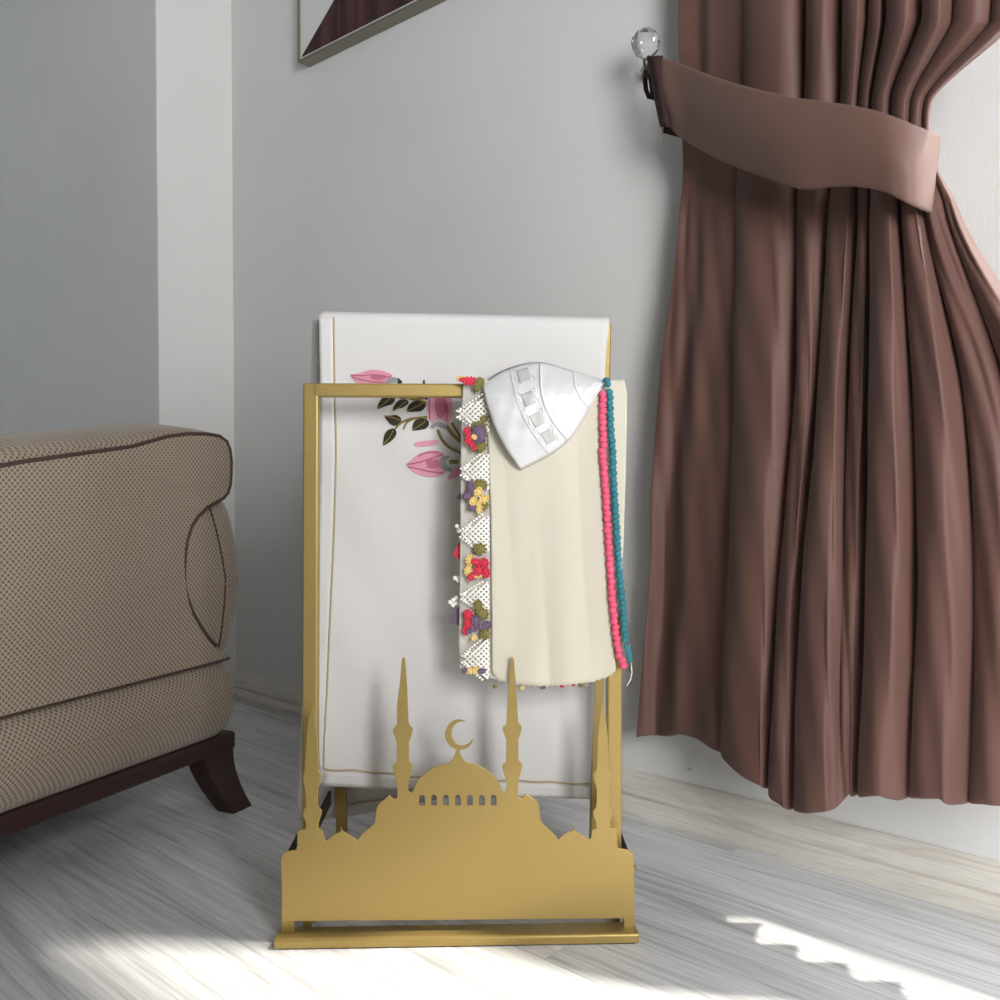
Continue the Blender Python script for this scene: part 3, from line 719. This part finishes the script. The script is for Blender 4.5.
for pts in ([(270, 418), (280, 370), (315, 332), (370, 328), (392, 350), (372, 385), (320, 402)], [(380, 435), (395, 385), (430, 355), (480, 358), (488, 380), (450, 410), (410, 420)], [(480, 438), (495, 390), (540, 362), (605, 368), (612, 400), (580, 436), (530, 440)],
            [(318, 472), (360, 468), (405, 465), (435, 490), (425, 525), (380, 540), (345, 515)], [(308, 678), (315, 610), (345, 570), (390, 562), (402, 600), (370, 645), (335, 668)], [(520, 572), (525, 520), (560, 492), (620, 495), (636, 530), (610, 562), (560, 572)], [(405, 205), (425, 205), (445, 232), (412, 238)], [(590, 240), (600, 208), (608, 240)], [(595, 335), (635, 330), (620, 355)]):
    l_ = emb('embroidered_leaf', zz(pts), LEAFM, rug)
    if len(pts) > 5:
        stroke('leaf_vein', [pts[0], ((pts[0][0]+pts[3][0])/2+6, (pts[0][1]+pts[3][1])/2+4), (pts[3][0]-6, pts[3][1]+12)], .0007, STEM, l_, .0044)
for pts, r_ in (([(260, 325), (360, 322), (460, 345), (600, 345)], .0011), ([(372, 345), (420, 335), (470, 340)], .0011), ([(500, 350), (560, 355), (620, 385)], .0016), ([(400, 560), (440, 520), (520, 490), (625, 480)], .0013), ([(455, 568), (480, 520), (530, 492)], .0010), ([(700, 570), (730, 640), (790, 700), (870, 735)], .0017), ([(760, 540), (810, 610), (870, 660)], .0019), ([(800, 520), (840, 590), (875, 640)], .0013), ([(780, 798), (815, 800), (850, 798)], .0022)):
    stroke('embroidered_stem', pts, r_, STEM, rug, .0036)

# ------------------------------------------------------------------ cream scarf over the front rail
SFY = PY0-.008
scarf = thing('scarf', 'cream scarf with crocheted flower edging hanging over the front rail', 'scarf', st(.05, SFY, sloc(550, 685, SFY)[2]), YAW)
def sheet(name, left_, right_, ybot, yl, m, nx=30, nz=60, amp=.002, solid=.0012, wig=0, over=True, topy=383, lab=None):
    """left_/right_: lists of (py, px); hangs at local depth yl, wraps over the rail and falls a little behind"""
    rows = []
    for j in range(nz+1):
        v = j/nz; row = []
        for i in range(nx+1):
            u = i/nx; yb = interp([q[0] for q in ybot], [q[1] for q in ybot], u) + (wig*math.sin(u*nx*2.2) if j == 0 else 0)
            py = lerp(yb, topy, v)
            px = lerp(interp([q[0] for q in left_], [q[1] for q in left_], py), interp([q[0] for q in right_], [q[1] for q in right_], py), u)
            x, _, z = sloc(px, py, yl)
            d = amp*(1-v)*math.sin(x*45+z*7) + amp*.6*math.sin(x*110+1)*(1-v*.8) + .003*max(0, (v-.8))*5*0
            row.append(st(x, yl-abs(d), z))
        rows.append(row)
    if over:
        last = rows[-1]; dep = PY1+.004-yl
        for k in range(1, 8):
            a = math.pi*k/7
            rows.append([p+Vector((SY.x, SY.y, 0))*(dep/2-dep/2*math.cos(a))+Vector((0, 0, .004*math.sin(a)**.6)) for p in last])
        back = rows[-1]
        for k in range(1, 7): rows.append([p+Vector((0, 0, -.018*k)) for p in back])
    return MB().grid(rows).build(name, m, scarf, smooth=True, solid=solid, label=lab)
sheet('under_layer', [(383, 463), (440, 461), (560, 460), (640, 459), (672, 460)], [(383, 500), (680, 500)], [(0, 668), (.3, 672), (.6, 676), (1, 680)], SFY+.003, VEIL, lab='thin ivory under layer carrying the crochet edging')
sheet('front_panel', [(383, 484), (440, 488), (520, 491), (600, 491.5), (672, 492)], [(383, 600), (450, 603), (560, 608.5), (620, 612), (672, 616)], [(0, 671), (.05, 680), (.2, 684), (.45, 686), (.8, 682), (.93, 677), (1, 671)], SFY, CREAM, 60, 60, .0025, .0012, .8)
sheet('rear_layer', [(383, 596), (600, 600)], [(383, 624.5), (392, 627), (430, 626.5), (480, 625.5), (540, 623.5), (600, 620), (640, 616)], [(0, 640), (1, 640)], SFY+.0045, CREAM, 20, 50, .001)
def spt(px, py, lift): return spx(px, py, SFY-lift)
# crochet edging
def lace(yc, tipx=458, basex=489, hh_=20, lift=.0045):
    mb = MB(); step = 5.2
    def inside(x, y): 
        f_ = (x-tipx)/(basex-tipx); return 0 <= f_ <= 1 and abs(y-yc) <= hh_*(.18+.9*f_)
    for sgn in (1, -1):
        k = -30
        while k < 30:
            seg_ = []
            for i in range(0, 81):
                x = tipx+(basex-tipx)*i/80; y = yc+sgn*(x-basex)*.95+k*step
                if inside(x, y): seg_.append((x, y))
                else:
                    if len(seg_) > 5: mb.tube([spt(*seg_[0], lift), spt(*seg_[len(seg_)//2], lift+.0006), spt(*seg_[-1], lift)], .00115, 5)
                    seg_ = []
            if len(seg_) > 5: mb.tube([spt(*seg_[0], lift), spt(*seg_[-1], lift)], .00115, 5)
            k += 1
    for i in range(9):                              # picots along the two free edges
        f_ = i/8; x = lerp(tipx, basex-6, f_)
        for sg in (-1, 1):
            y = yc+sg*hh_*(.18+.9*f_)
            mb.blob(spt(x-1, y, lift+.0004), .0017, .0012, .0014, 6, 4)
    return mb.build('lace_motif', LACE, scarf, smooth=True)
for yc, tx, hq in ((414, 458, 18), (472, 462, 18), (534, 461, 18), (597, 462, 14), (659, 463, 19)): lace(yc, tx, 489, hq)
def flower(items, name='crochet_flower'):
    """items: (material, [(x, y, rx, ry, rot)])"""
    first = None
    for i, (m, bl) in enumerate(items):
        mb = MB()
        for (x, y, rx, ry, ro) in bl:
            Rm = Matrix.Rotation(YAW, 3, 'Z') @ Matrix.Rotation(math.radians(ro), 3, 'Y')
            mb.blob(spt(x, y, .0055+.0012*i), rx*.00105, .0015, ry*.00105, 10, 6, Rm)
            for k in range(9):                      # looped stitches round the rim
                a = 2*math.pi*k/9+ro; q = Rm @ Vector((rx*.00105*math.cos(a), 0, ry*.00105*math.sin(a)))
                mb.blob(spt(x, y, .0058+.0012*i+.0006*random.random())+q, .0013+.0005*random.random(), .0011, .0013+.0005*random.random(), 6, 4)
        o = mb.build(name if first is None else 'petal', m, scarf if first is None else first, smooth=True)
        if first is None: first = o
flower([(OLIV, [(479, 426, 7, 4, 10), (481, 446, 5, 6, 20), (484, 419, 3, 3, 0)]), (PURP, [(479, 431, 6, 6, 0), (476, 438, 4, 5, 30), (481, 436, 5, 7, 0)]), (RED, [(467, 431, 2.5, 3, 0), (469, 439, 3.5, 5, 20), (473, 446, 2, 4, -30)]), (YEL, [(474, 437, 2.2, 1.6, 30)])])
flower([(OLIV, [(480, 485, 7, 5, 0), (484, 505, 4, 5, 0)]), (PURP, [(471, 487, 3, 5.5, -10), (468, 496, 5, 4, 20), (473, 507, 4, 3, 0)]), (YEL, [(478, 492, 3.5, 4.5, 20), (484, 499, 4.5, 3.5, -20), (479, 507, 2.6, 6, 0), (473, 501, 3, 4, 30)])])
flower([(OLIV, [(480, 549, 6, 5.5, 0), (485, 571, 3, 5, 0)]), (YEL, [(470, 560, 4.5, 5, 10), (468, 571, 3.5, 5, 0), (478, 575, 4, 2.5, 0)]), (RED, [(476, 562, 4.5, 3, 10), (484, 563, 4.5, 4.5, 0), (478, 571, 4.5, 4.5, 0), (486, 573, 3.5, 4.5, 0), (471, 577, 2.5, 3, 0)])])
flower([(OLIV, [(478, 605, 4, 4.5, 0), (482, 614, 6.5, 6, 0), (485, 634, 4.5, 5, 0)]), (RED, [(468, 615, 4.5, 5, 0), (468, 624, 3.5, 4.5, 0), (466, 631, 3, 3.5, 0)]), (PURP, [(476, 621, 4.5, 5, 0), (472, 630, 6, 2, -25), (481, 627, 7, 2.2, -20), (487, 625, 4, 3.5, 0)]), (YEL, [(474, 638, 2.5, 2, 0)])])
flower([(YEL, [(461, 378.5, 4, 2, 0), (468, 380, 5, 1.5, 0)]), (RED, [(470, 381, 6, 4, -5), (464, 380, 4, 1.6, 0)]), (OLIV, [(478, 386, 4, 4.5, 0), (480, 381, 3, 3, 0)])])
flower([(YEL, [(470, 671, 4.5, 2.5, 0), (476, 670, 3.5, 2.5, 0)]), (PURP, [(464.5, 670.5, 2, 2, 0), (482, 671, 3, 1.8, 0)])])
# edging of the far side showing left of the scarf
def farbit(pts, m):
    L = [(sloc(x, y, SFY+.008)[0], sloc(x, y, SFY+.008)[2]) for x, y in pts]
    flat('crochet_flower', [L], .0015, lambda x, y, z: st(x, SFY+.008+z, y), m, scarf)
farbit([(456, 497), (462, 491), (464, 503), (461, 501)], PURP); farbit([(453, 555), (460, 540), (464, 560), (460, 560)], RED); farbit([(449, 623), (455, 609), (463, 606), (463, 627), (455, 624)], PURP)
for grp in (((457, 526), (459, 531), (460, 529)), ((455, 578), (458, 580), (460, 577)), ((450, 602), (453, 600), (456, 603), (453, 605), (456, 598), (459, 603))):
    mb = MB()
    for x, y in grp: mb.blob(spx(x, y, SFY+.008), .0028, .0012, .0026, 6, 4)
    mb.build('lace_picot', LACE, scarf, smooth=True)
for (x, y, m, r) in ((495, 686.5, OLIV, 2.6), (522, 688, YEL, 3), (542.5, 686.5, PURP, 3.6), (542, 682, RED, 2), (551, 685, OLIV, 1.8), (562, 685.5, RED, 2.8), (566, 684, ROSE, 2.5), (573, 684, RED, 2.8), (581, 685, OLIV, 3), (587, 685, ROSE, 1.6)):
    MB().blob(spx(x, y, SFY+.0025), r*.0011, .0014, r*.0009, 8, 5).build('hem_blossom', m, scarf, smooth=True)
# beaded cords
def cord(name, path, step, r, m, lab):
    P = [Vector((*q, 0)) for q in path]; mb = MB(); L = []
    dist = 0; nxt = 0
    for a, b_ in zip(P, P[1:]):
        d = (b_-a).length
        while nxt <= dist+d:
            L.append(a+(b_-a)*((nxt-dist)/d)); nxt += step
        dist += d
    for i, q in enumerate(L):
        Rm = Matrix.Rotation(YAW, 3, 'Z') @ Matrix.Rotation(math.radians(25 if i % 2 else 15), 3, 'Y')
        mb.blob(spt(q.x+(.4 if i % 2 else -.3), q.y, .0055), r*1.12, r*.95, r*.98, 9, 6, Rm)
    mb.tube([spt(q.x, q.y, .005) for q in L], r*.55, 6)
    return mb.build(name, m, scarf, smooth=True, label=lab)
cord('pink_edging', [(603, 394), (602.5, 420), (603.5, 448), (602, 452), (604, 470), (606, 500), (609.5, 560), (612, 600), (616.5, 640), (619, 655), (624, 666)], 5.7, .0041, PINK, 'pink beaded crochet edging')
te = cord('teal_edging', [(609.5, 392), (610.5, 425), (612.5, 450), (613.5, 480), (616.5, 530), (619, 570), (622, 600), (625, 640), (626.5, 645)], 5.4, .0039, TEAL, 'teal twisted crochet edging')
mb = MB(); mb.blob(spt(606.5, 380, .006), .0045, .004, .003, 10, 6); mb.blob(spt(608, 384, .007), .0036, .003, .004, 10, 6); mb.tube([spt(605, 381, .005), spt(607, 382, .009), spt(609, 379.5, .006)], .0018, 6)
mb.build('knot', TEAL, te, smooth=True)
MB().prism([spt(x, y, .004) for x, y in ((623.5, 645), (629.5, 643), (632.5, 661), (628.5, 662))], Vector((SY.x, SY.y, 0))*-.003).build('cord_end', TEAL, te, bevel=.001)
MB().tube([spt(x, y, .005) for x, y in ((630, 661), (631, 665), (629.5, 672))], [.0012, .0016, .0009], 6).build('cord_tip', GREYM, te, smooth=True)
MB().tube([spt(x, y, .006) for x, y in ((631, 663), (632, 672), (630.5, 680), (626.5, 686))], .0005, 6).build('loose_thread', LACE, te, smooth=True)

# ------------------------------------------------------------------ white cap
cap = thing('skull_cap', 'white embroidered skull cap draped over the scarf and front rail', 'cap', spx(545, 470, SFY-.02), YAW)
T_ = [(482, 383.5), (498, 372.5), (516, 365.5), (534, 362), (551, 364), (568, 369.5), (587, 374.5), (600, 379), (604.5, 382)]
B_ = [(521, 470), (540, 460.5), (554, 452.5), (566, 443), (577, 430), (587, 413), (595, 399), (601, 388.5), (604.5, 382)]
def cap2(s, t):
    a = [cr([q[k] for q in T_], s*8) for k in (0, 1)]; b_ = [cr([q[k] for q in B_], s*8) for k in (0, 1)]
    x = lerp(a[0], b_[0], t); y = lerp(a[1], b_[1], t)
    x -= 3.2*math.sin(math.pi*t)*(1-s)*1.5; y += 4.0*math.sin(math.pi*t)*(1-s)   # brim bows outwards
    return x, y
def capd(s, t):                                     # bulge towards the viewer
    e = max(0., math.sin(math.pi*min(1, max(0, t))))**.55
    g_ = (1-s**3)**.7 if s < 1 else 0
    g_ *= interp([0, .06, .2, 1], [.62, .8, 1, 1], s)
    return .022*e*g_
def cappt(s, t, lift=0, side=1):
    x, y = cap2(s, t); d = capd(s, t)
    bk = min(1, max(0, (398-y)/36)); back = .022*bk*bk*(3-2*bk)                  # the upper part leans back over the rail
    w1 = .0012*math.sin(s*40)*math.sin(t*22+s*9)*math.sin(math.pi*t)
    yl = SFY-.006+back - (d+lift+w1 if side > 0 else d*.02-.0015)
    return spx(x, y, yl)
rows = []
for i in range(41):
    s = i/40; rows.append([cappt(s, j/30) for j in range(31)]+[cappt(s, 1-j/30, 0, -1) for j in range(1, 30)])
mb = MB().grid(rows, True); m_ = len(rows[0]); mb.f.append(tuple(range(m_)))
mb.build('crown', CAPM, cap, smooth=True)
def capline(fn, r, name, m): MB().tube([cappt(*fn(i/30), .0002) for i in range(31)], r, 6).build(name, m, cap, smooth=True)
capline(lambda v: (.205-.02*math.sin(3.14*v), .02+.96*v), .0006, 'brim_seam', CAPD)
capline(lambda v: (.42-.05*math.sin(3.14*v)-.02*v, .02+.96*v), .0014, 'crown_seam', CAPM)
capline(lambda v: (.66-.02*math.sin(3.14*v), .03+.94*v), .0008, 'crown_seam', CAPM)
for t0 in (.12, .36, .60, .82):
    mb = MB(); hw = .042
    rows = [[cappt(.305-.03*math.sin(3.14*t0)+a*hw/4-.01, t0+b_*.017, .0005) for b_ in range(-4, 5)] for a in range(-4, 5)]
    mb.grid(rows).build('eyelet_panel', CAPD, cap, smooth=True, solid=.0006)
    for e in (-1, 1):
        MB().tube([cappt(.305-.03*math.sin(3.14*t0)-.01+e*.055+.01*math.sin(k), t0+(k-5)*.019, .0004) for k in range(11)], .0005, 5).build('embroidered_border', CAPM, cap, smooth=True)
